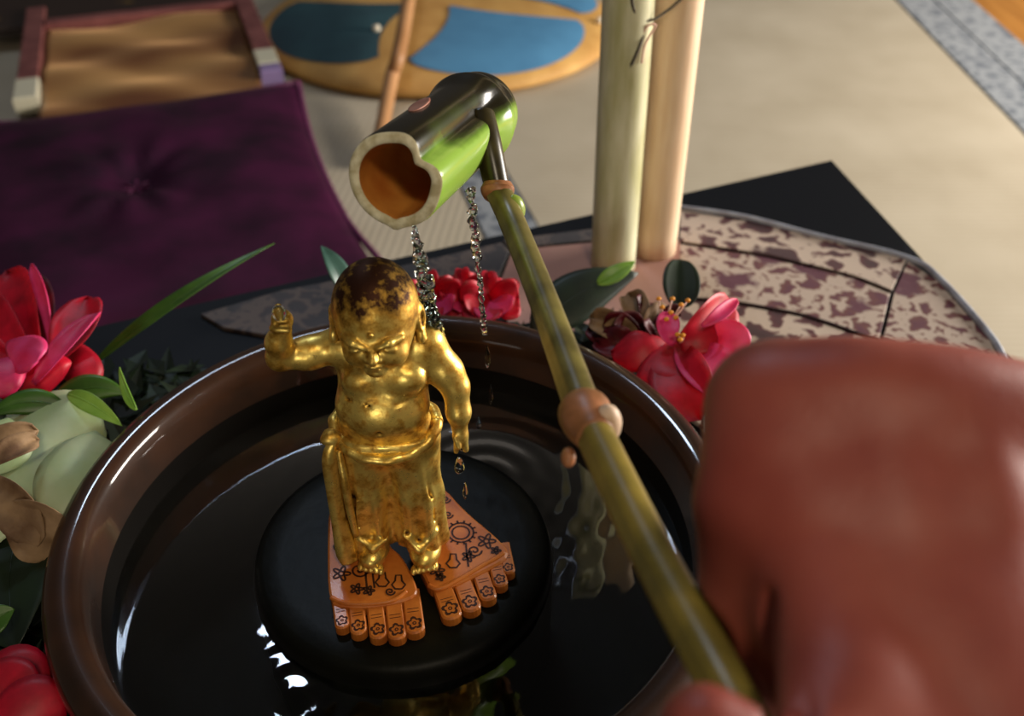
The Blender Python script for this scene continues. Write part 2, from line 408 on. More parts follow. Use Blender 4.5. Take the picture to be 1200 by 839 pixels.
# brocade cloth in sewn patches
cloth = empty('brocade_cloth', (.1, .2, 0)); tag(cloth, 'patchwork brocade cloth in maroon, cream and pink laid under the basin', 'cloth')
br_a = brocade_mat('scroll_brocade', (196, 176, 158), (88, 30, 34), (62, 22, 26), 46)
br_b = brocade_mat('leaf_brocade', (186, 166, 150), (104, 52, 44), (88, 30, 50), 58)
pink_c = mat('plain_pink_silk', (176, 134, 122), rough=.5, rgb2=(160, 116, 106), scale=12, sheen=.3)
dk_c = brocade_mat('dark_brocade', (74, 58, 50), (34, 13, 17), (24, 8, 13), 60)
hem_m = mat('grey_blue_hem', (160, 166, 180), rough=.5, rgb2=(120, 118, 128), scale=60, sheen=.3)
seam_m = mat('dark_seam', (46, 24, 26), rough=.7)
def patch(pts, m, z=.0032, name='patch'):
    return prism(name, [tuple(at(x, y, .003)[:2]) for x, y in pts], .0004, z, m, cloth, bev=.0006)
patch([(797, 246), (872, 258), (1062, 303), (1045, 340), (1000, 322), (900, 298), (797, 282)], br_a)
patch([(797, 286), (900, 302), (1000, 326), (1043, 344), (1030, 398), (944, 368), (860, 352), (797, 347)], br_b)
patch([(1064, 306), (1100, 330), (1160, 398), (1175, 430), (1034, 400), (1048, 342)], br_b)
patch([(797, 351), (858, 356), (944, 372), (1030, 402), (1175, 436), (1300, 620), (1000, 620), (780, 470)], br_a)
patch([(600, 293), (694, 284), (797, 282), (797, 347), (780, 470), (640, 470), (560, 400)], pink_c)
patch([(590, 281), (694, 268), (797, 246), (797, 280), (694, 282), (598, 291)], dk_c)
patch([(450, 316), (588, 284), (597, 293), (556, 400), (440, 420)], dk_c)
patch([(235, 368), (330, 340), (448, 318), (438, 420), (330, 396), (262, 384)], dk_c)
tube('hem', [at(*q, .0045) for q in [(797, 243), (872, 254), (962, 277), (1064, 302), (1104, 329), (1163, 396), (1180, 432)]], .0022, hem_m, cloth, n=8)
tube('seam', [at(*q, .0034) for q in [(797, 284), (900, 300), (1000, 324), (1046, 342)]], .0008, seam_m, cloth, n=6)
tube('seam', [at(*q, .0034) for q in [(797, 349), (858, 354), (944, 370), (1032, 400)]], .0011, seam_m, cloth, n=6)

# ------------------------------------------------------------------ basin, water, pedestal
Bn = empty('water_basin', (0, 0, .0035)); tag(Bn, 'wide round brown bronze basin of dark water holding the golden figure', 'basin')
rimr = .0088; prof = [(.0, .004), (.098, .004), (.104, .0055), (.125, .022), (.141, .048), (.1455, .066)]
for k in range(12):
    a = math.radians(-35+k*17); prof.append((.1417+rimr*math.cos(a), .0765+rimr*math.sin(a)))
prof += [(.1328, .0720), (.1322, .0660), (.1316, .0600)]
lathe('basin_body', prof, basin_m, Bn, n=160)
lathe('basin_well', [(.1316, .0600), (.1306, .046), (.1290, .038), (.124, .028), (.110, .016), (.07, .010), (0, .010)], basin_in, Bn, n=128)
# gentle ripples round the falling water
def ripple_disc():
    n = 220; vs = []; fs = []; Rw = .1310
    src = [(.035, .052, .0005), (.03, .0, .0003), (-.04, -.07, .00025)]
    for i in range(61):
        r = Rw*i/60
        for k in range(n):
            a = 2*math.pi*k/n; x = r*math.cos(a); y = r*math.sin(a); z = .0465
            for sx, sy, A in src:
                d = math.hypot(x-sx, y-sy); z += A*.6*math.sin(d*520)*math.exp(-d*34)
            vs.append((x, y, z))
    for i in range(60):
        for k in range(n):
            k2 = (k+1) % n; fs.append((i*n+k, i*n+k2, (i+1)*n+k2, (i+1)*n+k))
    return vs, fs
vs, fs = ripple_disc()
ws = mesh('water', vs, fs, water_m); tag(ws, 'still dark water filling the bronze basin around the pedestal', 'water')
Pd = lathe('pedestal', [(0, .0575), (.055, .0577), (.0635, .0572), (.0672, .0555), (.0688, .050), (.0690, .040), (.069, .0136), (0, .0136)], stone, None, n=120)
tag(Pd, 'round black stone pedestal just breaking the water under the orange footprints', 'pedestal')

# ------------------------------------------------------------------ the two footprint plates
PZ0, PZ1 = .0578, .0632
def foot_plate(label, outline, ridge, toes, motifs):
    c = sum((at(x, y, PZ1) for x, y in outline), V((0, 0, 0)))/len(outline)
    t = empty('footprint_plate', (c.x, c.y, PZ0)); tag(t, label, 'footprint plate', 'orange footprint plates under the figure')
    def chaikin(P, n=2):
        for _ in range(n):
            Q = []
            for i in range(len(P)):
                a, b = V(P[i]), V(P[(i+1) % len(P)]); Q += [a*.75+b*.25, a*.25+b*.75]
            P = Q
        return P
    P = chaikin([at(x, y, PZ1)[:2] for x, y in outline])
    prism('sole', [tuple(p) for p in P], PZ0, PZ1+.0008, copper, t, bev=.0009)
    for (bx, by), (tx, ty), w in toes:
        a = V(at(bx, by-9, PZ1)[:2]); b = V(at(tx, ty, PZ1)[:2]); d = (b-a).normalized(); s = V((-d.y, d.x)); w2 = w*.5
        e = b-d*w2*.8; pl = [a+s*w2*.92, e+s*w2]
        for k in range(1, 8):
            th = math.pi*k/8; pl.append(e+s*(w2*math.cos(th))+d*(w2*.8*math.sin(th)))
        pl += [e-s*w2, a-s*w2*.92]
        tt = prism('toe', [tuple(p) for p in pl], PZ0, PZ1-.0004, copper, t, bev=.0008)
        # flower mark and crease lines engraved on the toe
        vs = []; fs = []
        def ring(cx, cy, r0, r1, n=16, lob=0, ph=0):
            b0 = len(vs)
            for k in range(n):
                th = 2*math.pi*k/n; f = 1+lob*abs(math.sin(th*2.5+ph))
                vs.append((cx+r0*f*math.cos(th), cy+r0*f*math.sin(th), PZ1-.00033)); vs.append((cx+r1*f*math.cos(th), cy+r1*f*math.sin(th), PZ1-.00033))
            for k in range(n):
                k2 = (k+1) % n; fs.append((b0+2*k, b0+2*k+1, b0+2*k2+1, b0+2*k2))
        m_ = b-d*w*.62; ring(m_.x, m_.y, w*.19, w*.29, 20, .5); ring(m_.x, m_.y, w*.05, w*.11, 10)
        L_ = (b-a).length
        for q in (.46, .53):
            o_ = a+d*L_*q; b0 = len(vs)
            for ss, dd in ((-.3, -.00015), (.3, -.00015), (.3, .00015), (-.3, .00015)):
                p = o_+s*(w*ss)+d*dd; vs.append((p.x, p.y, PZ1-.00033))
            fs.append((b0, b0+1, b0+2, b0+3))
        l2 = rel(t, vs)
        mesh('toe_mark', [v for v in l2], fs, ink, tt, smooth=False)
    # raised ridge at the ball of the foot
    tube('ridge', [at(x, y, PZ1+.0007) for x, y in ridge], .0011, copper, t, n=8)
    vs = []; fs = []
    def stroke(pts, w=.00046, close=False):
        P_ = [at(x, y, PZ1+.00095) for x, y in pts]; n = len(P_); b0 = len(vs)
        for i in range(n):
            d_ = (P_[(i+1) % n if close else min(i+1, n-1)]-P_[i-1 if (close or i) else 0]).normalized(); s_ = V((-d_.y, d_.x, 0))*w
            vs.append(P_[i]+s_); vs.append(P_[i]-s_)
        for i in range(n if close else n-1):
            j = (i+1) % n; fs.append((b0+2*i, b0+2*i+1, b0+2*j+1, b0+2*j))
    for kind, x, y, r in motifs:
        if kind == 'wheel':
            for rr in (1, .68): stroke([(x+r*rr*math.cos(k*.314), y+r*rr*.75*math.sin(k*.314)) for k in range(20)], close=True)
            for k in range(14):
                a = k*math.pi/7; stroke([(x+r*.98*math.cos(a), y+r*.74*math.sin(a)), (x+r*1.28*math.cos(a), y+r*.96*math.sin(a))])
        elif kind == 'flower':
            stroke([(x+r*(.7+.3*math.cos(5*k*.157))*math.cos(k*.157), y+r*.8*(.7+.3*math.cos(5*k*.157))*math.sin(k*.157)) for k in range(40)], close=True)
            stroke([(x+r*.3*math.cos(k*.63), y+r*.25*math.sin(k*.63)) for k in range(10)], close=True)
        elif kind == 'swirl':
            stroke([(x+r*(1-k/24)*math.cos(k*.45), y+r*.8*(1-k/24)*math.sin(k*.45)) for k in range(22)])
        elif kind == 'jar':
            stroke([(x-r*.4, y-r), (x-r*.5, y-r*.2), (x-r, y+r*.4), (x-r*.5, y+r), (x+r*.5, y+r), (x+r, y+r*.4), (x+r*.5, y-r*.2), (x+r*.4, y-r)], close=True)
        elif kind == 'line':
            stroke([(x, y-r), (x+1, y), (x+3, y+r)])
    en = mesh('engraving', rel(t, vs), fs, ink, t, smooth=False)
    return t
foot_plate('orange footprint plate under the figure at left, its big toe at the right side',
    [(386, 588), (384, 640), (385, 706), (400, 712), (440, 712), (492, 701), (486, 680), (470, 650), (455, 640), (440, 600), (410, 584)],
    [(388, 700), (405, 707), (440, 707), (462, 703), (476, 693)],
    [((396, 704), (402, 735), .0064), ((416, 706), (421, 742), .0072), ((438, 706), (444, 747), .0076), ((460, 705), (466, 748), .0078), ((481, 698), (487, 741), .0082)],
    [('flower', 400, 672, 11), ('swirl', 421, 668, 11), ('line', 436, 675, 14), ('jar', 448, 679, 8), ('jar', 467, 682, 8), ('flower', 432, 692, 7), ('swirl', 397, 640, 8), ('flower', 418, 690, 8), ('swirl', 457, 693, 6), ('line', 428, 680, 16)])
foot_plate('orange footprint plate under the figure at right, its big toe at the left side',
    [(515, 566), (545, 600), (580, 628), (602, 652), (562, 674), (525, 690), (505, 693), (494, 670), (484, 648), (488, 620), (500, 580)],
    [(502, 686), (515, 690), (540, 678), (565, 663), (580, 655), (590, 648)],
    [((516, 690), (532, 724), .0090), ((538, 680), (555, 715), .0085), ((559, 667), (574, 702), .0076), ((577, 655), (588, 686), .0066), ((590, 643), (597, 671), .0058)],
    [('wheel', 540, 624, 15), ('swirl', 556, 645, 9), ('flower', 570, 634, 11), ('jar', 531, 657, 8), ('flower', 512, 668, 9), ('swirl', 500, 660, 8), ('flower', 549, 652, 8), ('line', 546, 650, 14), ('swirl', 522, 585, 6), ('flower', 516, 676, 6), ('swirl', 525, 603, 6), ('flower', 581, 645, 6)])

# ------------------------------------------------------------------ golden child figure
FG = empty('golden_figure', (0, -.002, .0642)); tag(FG, 'golden standing child figure with one arm raised, bare chest and draped trousers', 'statue')
v = Vol((-50, -32, -2), (38, 28, 152), .7)
v.ell((-1, 3, 97), (18.5, 12, 16), 5); v.ell((-2, -2, 82), (19, 15.5, 16), 6); v.ell((-2, 0, 68), (20, 13, 12), 5)
v.ell((-7.5, -7, 98), (8.5, 5.5, 7), 4); v.ell((8.5, -7, 99), (8.5, 5.5, 7), 4)          # chest pads
v.cap((-14, 3, 108), (15, 3, 109.5), 7.5, 7.5, 6)
v.cap((0, 2, 104), (0, -2, 118), 10, 9, 5)
v.chain([(-16, 3, 108.5), (-29, 0, 106), (-39.5, -3, 106.5)], [7.2, 6.0, 5.2], 4)
v.chain([(-39.5, -3, 106.5), (-38.5, -5, 115), (-36, -6, 122)], [5.2, 4.8, 3.8], 2.5)
v.ell((-35.2, -6.5, 126.5), (4.2, 3.8, 4.4), 1.5); v.cap((-35.5, -7, 127), (-35.5, -7.5, 133), 1.8, 1.5, 1.0)
for i, (dx, dz) in enumerate(((2.0, 129), (2.6, 126.8), (2.2, 124.6))): v.cap((-37.5+dx*.2, -10, dz), (-33+dx*.3, -10, dz-.4), 1.25, 1.1, .5)
v.cap((-38.8, -8.5, 124), (-36.8, -11, 128), 1.4, 1.2, .6)
v.chain([(17, 3, 108), (24, 1, 96), (27.5, -1, 90)], [7.2, 6.4, 5.4], 4)
v.chain([(27.5, -1, 90), (28.5, -4, 79), (28.6, -5, 73)], [5.4, 4.8, 3.4], 2.5)
v.ell((29, -5.5, 68.5), (3.4, 3.9, 4.8), 1.5)
v.cap((30.4, -6.5, 66), (31, -7, 61.5), 1.7, 1.4, 1.0)
for dy in (-8.2, -6.2, -4.0): v.cap((27.5, dy, 66), (27.2, dy-.4, 62), 1.35, 1.2, .5)
v.cap((27, -8.5, 70), (28.5, -10, 65.5), 1.4, 1.2, .6)
# head
v.ell((-.8, -2.5, 130), (16.2, 17.5, 18.5), 3)
v.ell((-.5, -9, 120.5), (12.8, 12.5, 11.5), 4)
v.ell((-6.5, -15, 117.5), (5.5, 5, 5), 3); v.ell((6, -15, 117.5), (5.5, 5, 5), 3)        # cheeks
v.ell((-.2, -18.5, 112.3), (4.2, 3.2, 2.8), 2)                                          # chin
for sx in (-1, 1):
    x0 = -.8
    v.ell((x0+sx*16.2, -2, 124), (2.2, 4.4, 6.6), 1.2); v.ell((x0+sx*16.6, -4, 117.5), (1.8, 2.8, 3.4), 1)   # ears with long lobes
    v.ell((x0+sx*17.4, -4, 125), (1.1, 2.2, 3.6), .6, 'sub')
    v.chain([(x0+sx*2.4, -21.6, 124.4), (x0+sx*6.5, -20.6, 126.2), (x0+sx*11, -16.8, 126.0)], [1.1, 1.6, 1.1], 1.2)      # brows
    v.ell((x0+sx*5.8, -20.6, 122.6), (4.4, 2.0, 1.5), .8, 'sub')                          # sockets
    v.ell((x0+sx*5.7, -18.7, 122.3), (3.5, 2.2, 1.7), .5)                                 # lids
    v.ell((x0+sx*5.7, -20.9, 121.7), (3.0, .8, .38), .3, 'sub')                           # slit
v.cap((-.6, -20.5, 124.2), (-.4, -23.2, 119.6), 1.2, 1.7, 1.0); v.ell((-2.5, -21.4, 119.2), (1.3, 1.4, 1.1), .7); v.ell((1.7, -21.4, 119.2), (1.3, 1.4, 1.1), .7)
v.ell((-.4, -20.9, 116.0), (3.8, 1.5, .95), .7); v.ell((-.4, -20.6, 114.5), (3.0, 1.4, .95), .6)
v.cap((-3.9, -20.8, 115.3), (3.1, -20.8, 115.3), .42, .42, .25, 'sub')
v.ell((-.6, -21.3, 130), (1.3, .8, 1.3), .4)
v.chain([(-1.6, -22.2, 127.2), (-5, -21.6, 128), (-9, -19.6, 129.3)], [.35, .45, .3], .4, 'sub'); v.chain([(.4, -22.2, 127.2), (4, -21.6, 128.4), (9, -19, 130.4)], [.35, .45, .3], .4, 'sub')
v.cap((-4.2, -19.8, 130), (-4.8, -19.2, 136), .35, .3, .3, 'sub'); v.cap((3.4, -19.8, 130), (4.2, -19.2, 136), .35, .3, .3, 'sub')
v.ell((-2, -17.8, 79), (1.5, 1.8, 1.5), .8, 'sub')                                       # navel
v.cap((-15, -9, 91), (-5, -13.5, 90.5), .7, .7, 1.0, 'sub'); v.cap((5, -13.5, 91), (15, -9, 92), .7, .7, 1.0, 'sub')
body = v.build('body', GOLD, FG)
# feet with toes
v = Vol((-28, -32, -4), (28, 10, 20), .6)
for sx in (-1, 1):
    cx = -11.5 if sx < 0 else 11.5
    v.ell((cx, -10, 5.0), (7.2, 11.0, 5.6), 2); v.cap((cx, -1, 5), (cx, 0, 14), 6, 6, 3)
    for k in range(5): v.ell((cx+sx*(-4.4+k*2.3), -20.5+.6*k, 2.2), (1.5, 2.6, 1.9), .6)
sl = v.f.shape; v.f[:, :, :int(4/.6)] = np.maximum(v.f[:, :, :int(4/.6)], .3)
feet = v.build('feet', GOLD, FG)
# trousers with hanging folds
v = Vol((-34, -26, -2), (32, 24, 82), .7)
v.ell((-2, 0, 66), (21.2, 15, 13), 5)
v.chain([(-11, -2, 62), (-12, -4, 36), (-13, -4.5, 9)], [12.5, 11.2, 10.8], 4)
v.chain([(8, -2, 62), (9, -4, 36), (10.5, -4.5, 9)], [12.2, 10.8, 10.8], 4)
g = v._blk(v.lo, v.lo+v.h*v.n)[1][:v.n[0], :v.n[1], :v.n[2]]
X, Y, Z = g[..., 0], g[..., 1], g[..., 2]
cxx = np.where(X < -1, -12, 9.5); ang = np.arctan2(Y+4, X-cxx)
fade = np.clip((60-Z)/40, 0, 1)
v.f += (-1.1*np.cos(ang*7+Z*.05+.6*np.sin(Z*.12))*fade).astype(np.float32) + (-.25*np.cos(ang*3+Z*.21)*np.clip((30-Z)/25, 0, 1)).astype(np.float32)
v.f = np.maximum(v.f, 4.0+.8*np.sin(ang*4)-Z).astype(np.float32); v.f = np.maximum(v.f, Z-70).astype(np.float32)
v.chain([(-15, -15, 16), (-10, -17, 13), (-4, -15, 17)], [1.6, 2.0, 1.4], 2); v.chain([(4, -15, 19), (10, -17, 12), (17, -12, 18)], [1.6, 2.0, 1.4], 2)
v.cap((-2, -19, 60), (-1, -15.5, 34), 1.0, 1.8, 1.0, 'sub'); v.chain([(-1, -17, 34), (-1, -16, 20), (-1, -15, 4)], [1.4, 2.0, 3.0], 1.5, 'sub')
for x_, y_, x2, y2, z_, z2 in ((-19, -13, -20, -10, 62, 20), (-9, -17, -10, -15, 60, 18), (-5.5, -17, -5, -14.5, 50, 16), (5, -17.5, 5, -15, 58, 20), (15, -13.5, 16, -11, 60, 24), (10, -16.5, 9.5, -15.4, 48, 18)):
    v.cap((x_, y_, z_), (x2, y2, z2), .5, .9, 1.2, 'sub'); v.cap((-16, -15, 60), (-17, -14, 24), .8, .9, 1.0, 'sub')
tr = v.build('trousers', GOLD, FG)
# rolled waistband sagging under the belly
pts = []
for k in range(33):
    a = 2*math.pi*k/32; f_ = max(0, -math.sin(a))
    pts.append(V((-.002+.0212*math.cos(a), -.002+.0002+.0162*math.sin(a), .0642+.0705-.0065*f_**1.3)))
tube('waistband', pts, .0024, GOLD, FG, n=12, sub=3, fun=lambda th, t: 1+.10*math.sin(t*90+th))
# sash end hanging down the raised-arm side, with its knot
o0 = V((0, -.002, .0642))
tube('sash', [o0+V(p)*.001 for p in [(-21, -9, 69), (-24, -11, 62), (-24.5, -12, 45), (-24, -13, 26), (-22.5, -15, 10), (-21, -17, 4)]],
     [.0020, .0030, .0028, .0030, .0040, .0032], GOLD, FG, n=14, fun=lambda th, t: .8+.35*abs(math.cos(th))+.08*math.cos(th*5))
ellipsoid_mesh('sash_knot', o0+V((-23.5, -8, 69))*.001, (.0042, .0042, .0036), GOLD, FG, wob=.08)
tube('sash_tail', [o0+V(p)*.001 for p in [(-20, -12, 66), (-18.5, -16, 52), (-18, -16, 36), (-17, -16.5, 20)]], [.0014, .0017, .0018, .0012], GOLD, FG, n=10)

# ------------------------------------------------------------------ bamboo ladle
LD = empty('bamboo_ladle', tuple(atD(575, 150, .41))); tag(LD, 'green bamboo ladle pouring water over the golden figure, held by the hand', 'ladle')
def cup_mat():
    m = bpy.data.materials.new('green_bamboo_skin'); m.use_nodes = True; nt = m.node_tree; b = nt.nodes['Principled BSDF']; L = nt.links.new
    at_ = nt.nodes.new('ShaderNodeAttribute'); at_.attribute_name = 'stain_shade'
    n = nt.nodes.new('ShaderNodeTexNoise'); n.inputs['Scale'].default_value = 60; n.inputs['Detail'].default_value = 5
    tc = nt.nodes.new('ShaderNodeTexCoord'); L(tc.outputs['Object'], n.inputs['Vector'])
    ad = nt.nodes.new('ShaderNodeMath'); ad.operation = 'MULTIPLY_ADD'; L(n.outputs[0], ad.inputs[0]); ad.inputs[1].default_value = .5; L(at_.outputs['Fac'], ad.inputs[2])
    r = nt.nodes.new('ShaderNodeValToRGB'); cr = r.color_ramp
    cr.elements[0].position = .42; cr.elements[0].color = lin((140, 176, 70))+(1,)
    cr.elements[1].position = .95; cr.elements[1].color = lin((30, 26, 12))+(1,)
    e = cr.elements.new(.58); e.color = lin((98, 130, 44))+(1,); e = cr.elements.new(.75); e.color = lin((56, 66, 24))+(1,)
    L(ad.outputs[0], r.inputs[0]); L(r.outputs[0], b.inputs['Base Color']); b.inputs['Roughness'].default_value = .22
    return m
CUPM = cup_mat()
C0 = atD(462, 212, .345); C1 = atD(556, 136, .42); ax = (C1-C0).normalized()
sv = (_R - ax*_R.dot(ax)).normalized(); uv = sv.cross(ax).normalized()
if uv.z < 0: uv = -uv
def cup_ring(r, t, groove=1.0):
    out = []
    for k in range(72):
        a = 2*math.pi*k/72; d = (a-math.radians(40)+math.pi) % (2*math.pi)-math.pi
        f = 1-.20*groove*math.exp(-(d/.24)**2)+.05*math.exp(-((abs(d)-.55)/.25)**2)*groove
        d2 = (a-math.radians(268)+math.pi) % (2*math.pi)-math.pi
        f += .07*math.exp(-(d2/.13)**2)*max(0, 1-t*6)
        out.append(C0.lerp(C1, t)+sv*(r*f*math.cos(a))+uv*(r*f*math.sin(a)))
    return out
def cup_surf(name, rings, m, cap_end=False):
    vs = [p for r in rings for p in r]; fs = []
    for i in range(len(rings)-1):
        for k in range(72):
            k2 = (k+1) % 72; fs.append((i*72+k, i*72+k2, (i+1)*72+k2, (i+1)*72+k))
    if cap_end: fs.append(tuple((len(rings)-1)*72+k for k in range(72)))
    return mesh(name, rel(LD, vs), fs, m, LD)
ro = .0176
prof_c = [(ro*.985, 0.0), (ro, .02), (ro, .2), (ro, .5), (ro*.995, .75), (ro*1.02, .84), (ro*1.10, .89), (ro*1.13, .92), (ro*1.10, .955), (ro*1.0, .99), (ro*1.02, 1.02), (ro*.98, 1.08), (ro*.85, 1.13), (ro*.6, 1.165), (ro*.3, 1.18), (ro*.04, 1.183)]
cup = cup_surf('cup', [cup_ring(r, t, 1 if t < .8 else max(0, (1-t)*4)) for r, t in prof_c], CUPM, True)
st = cup.data.attributes.new('stain_shade', 'FLOAT', 'POINT')  # dark upper side: part stain, part shade painted into the colour
vals = []
for r, t in prof_c:
    for k in range(72):
        a = 2*math.pi*k/72; d = (a-math.radians(108)+math.pi) % (2*math.pi)-math.pi
        s_ = math.exp(-(d/1.15)**4)
        d3 = (a-math.radians(40)+math.pi) % (2*math.pi)-math.pi
        s_ = max(s_, .85*math.exp(-(d3/.35)**2)*min(1, t*2))
        s_ *= (1-.35*math.exp(-((d+.75)/.25)**2)*math.exp(-((t-.35)/.3)**2))
        vals.append(.02+1.0*s_)
st.data.foreach_set('value', vals)
cut = mat('bamboo_end_grain', (222, 214, 180), rough=.6, rgb2=(180, 168, 128), scale=250)
inner = mat('bamboo_lining', (214, 146, 64), rough=.42, rgb2=(180, 104, 40), scale=40)
cup_surf('cut_edge', [cup_ring(ro*.985, 0), cup_ring(ro*.93, -.012), cup_ring(ro*.80, -.012), cup_ring(ro*.76, 0.0)], cut)
cup_surf('cup_lining', [cup_ring(ro*.76, 0, .8), cup_ring(ro*.745, .03, .6), cup_ring(ro*.74, .4, .5), cup_ring(ro*.74, .86, .4), cup_ring(ro*.5, .89, .2), cup_ring(ro*.05, .89, 0)], inner)
peel = mat('peeled_bamboo', (186, 132, 112), rough=.5, rgb2=(150, 92, 74), scale=90)
def on_cup(t, deg, lift=.0002):
    a = math.radians(deg); return C0.lerp(C1, t)+(sv*math.cos(a)+uv*math.sin(a))*(ro*1.0+lift)
def scar(ts, degs, w):
    P_ = [on_cup(t, g_) for t, g_ in zip(ts, degs)]
    n_ = (P_[1]-C0.lerp(C1, ts[1])).normalized()
    return blade('peeled_patch', P_, w, peel, LD, normal=n_, prof='round', thick=.0004)
scar((.30, .42, .56), (98, 104, 112), .0075)
scar((.80, .86, .93), (74, 70, 68), .0055)
# handle: a branch leaving the end node, bent down to the knee node, then long straight lengths
dark_h = mat('dark_branch', (64, 56, 26), rough=.3, rgb2=(36, 30, 14), scale=80, stretch=(1, 1, 1))
oliv = mat('olive_bamboo', (122, 112, 58), rough=.32, rgb2=(84, 76, 36), scale=70, bump=.08)
oliv2 = mat('yellow_olive_bamboo', (142, 122, 50), rough=.34, rgb2=(104, 92, 38), scale=60, bump=.08)
knob = mat('node_brown', (170, 112, 74), rough=.4, rgb2=(122, 80, 44), scale=120, bump=.1)
gn = mat('node_green', (132, 152, 56), rough=.35)
H0 = atD(562, 138, .394); H1 = atD(572, 172, .389); H2 = atD(583, 222, .388); H3 = atD(601, 262, .378); H4 = atD(640, 360, .333); H5 = atD(686, 486, .287); H6 = atD(760, 640, .238); H7 = atD(842, 792, .200); H8 = atD(900, 905, .182); H9 = atD(960, 1030, .166)
grv = lambda th, t: 1-.16*math.exp(-((th-1.2)/.35)**2)
tube('branch', [H0, H1, H2], [.0064, .0056, .0050], dark_h, LD, n=20, fun=grv)
tube('handle_rod', [H2, H3, H4, H5], [.0052, .0052, .0052, .0056], oliv, LD, n=24, fun=grv)
tube('handle_rod', [H5, H6, H7, H8, H9], [.0056, .0055, .0054, .0054, .0053], oliv2, LD, n=24, fun=grv)
tube('node', [H2-(_U*-.003), H2, H2-_U*.003-_F*.001], [.0054, .0068, .0056], knob, LD, n=18)
ellipsoid_mesh('bud_scar', atD(601, 246, .386), (.0050, .0045, .0066), gn, LD)
d5 = (H6-H5).normalized()
tube('node', [H5-d5*.006, H5-d5*.002, H5+d5*.004, H5+d5*.012], [.0056, .0078, .0076, .0056], knob, LD, n=24, sub=5)
sc = mat('bud_scar_cream', (206, 178, 150), rough=.5)
ellipsoid_mesh('bud_scar', atD(711, 497, .281), (.0044, .0042, .0068), sc, LD)
ellipsoid_mesh('bud_scar', atD(666, 536, .283), (.0022, .003, .0030), knob, LD)

# ------------------------------------------------------------------ hand holding the ladle
mm = lambda p: np.array(p)*1000
v = Vol((72, -330, 150), (330, -105, 300), 1.1)
J = lambda x, y, d: mm(atD(x, y, d))
mcp = [J(905, 478, .218), J(1010, 470, .212), J(1120, 478, .212), J(1225, 505, .218)]
wr = J(1190, 1020, .182); wr2 = J(1100, 1030, .182)
rad_m = [12.5, 13, 12.5, 11.5]
for i, p in enumerate(mcp):
    b = wr+(wr2-wr)*(1-i/3)
    v.cap(p, b+np.array([0, 0, -2]), rad_m[i], 15, 7)
v.cap(mcp[0], mcp[3], 12.5, 11.5, 10)
for q_ in (.25, .5, .75):
    v.cap(mcp[0]+(wr2-mcp[0])*q_, mcp[3]+(wr-mcp[3])*q_, 13, 12, 12)
for i in range(3): v.ell((mcp[i]+mcp[i+1])/2-mm(_F)*.0015, (11, 11, 11.2), 9)
# palm fill
v.ell((mcp[1]+wr)/2+mm(_F)*.007, (34, 36, 17), 8)
# index finger curled round the handle
pip = J(876, 590, .213); dip = J(878, 695, .217); tipi = J(884, 795, .221)
v.chain([mcp[0]-mm(_F)*.0005, pip], [12.0, 11.2], 5)
v.chain([pip, dip], [11.2, 10.6], 3); v.chain([dip, tipi], [10.6, 9.8], 3)
v.cap(J(900, 540, .212), J(925, 640, .208), 11.5, 10.5, 7)
v.cap(J(888, 650, .213), J(890, 800, .211), 9.5, 9.5, 5)
# other fingers curled below, out of the camera's sight
for i in (1, 2, 3):
    b = mcp[i]; q1 = b+mm(_F)*.030+mm(_U)*-.014+mm(_R)*-.004; q2 = q1+mm(_U)*-.026+mm(_F)*.004; q3 = q2+mm(_F)*-.020+mm(_R)*-.004
    v.chain([b, q1, q2, q3], [12-i*.5, 9.5-i*.3, 8.8-i*.3, 7.5-i*.3], 3)
# thumb: root at the wrist, over the handle, tip pointing up and left
th0 = J(1050, 960, .178); th1 = J(992, 830, .184); th2 = J(930, 930, .168); th3 = J(826, 856, .168)
v.chain([th0, th1], [17, 13], 8); v.cap(J(966, 680, .198), th1, 10.5, 12, 4)
v.chain([th1, th2], [12, 10.5], 5); v.chain([th2, th3], [10.5, 8.0], 3)
# forearm
fa = J(1420, 1500, .175)
v.cap((wr+wr2)/2, fa, 24, 30, 10)
# creases
CREASE = .196
for y_ in range(696, 900, 7): v.cap(J(904-(y_-700)*.01, y_, .162), J(902, y_, CREASE), .7, 1.0, 1.2, 'sub')
v.chain([J(880, 664, .212), J(893, 678, .206), J(906, 690, .205)], [.7, 1.0, 1.2], 1.5, 'sub')
v.chain([J(940, 760, .1765), J(945, 840, .170)], [.8, 1.0], 2.0, 'sub')
hp, hr_ = smooth_path([H5, H6, H7, H8, H9], [.0056, .0055, .0054, .0054, .0053], 4)
for a_, b_ in zip(hp[:-1], hp[1:]): v.cap(mm(a_), mm(b_), 6.1, 6.1, 1.0, 'sub')
hand = v.build('person', skin, None, relax=3)
tag(hand, "person's reddish hand and forearm gripping the bamboo ladle handle", 'person')
nt_ = J(842, 862, .170); 
blade('thumb_nail', [atD(800, 910, .1605), atD(792, 885, .1600), atD(796, 858, .1612)], .011, nail_m, hand, normal=tuple(-_F), prof='round', cup=-.25)

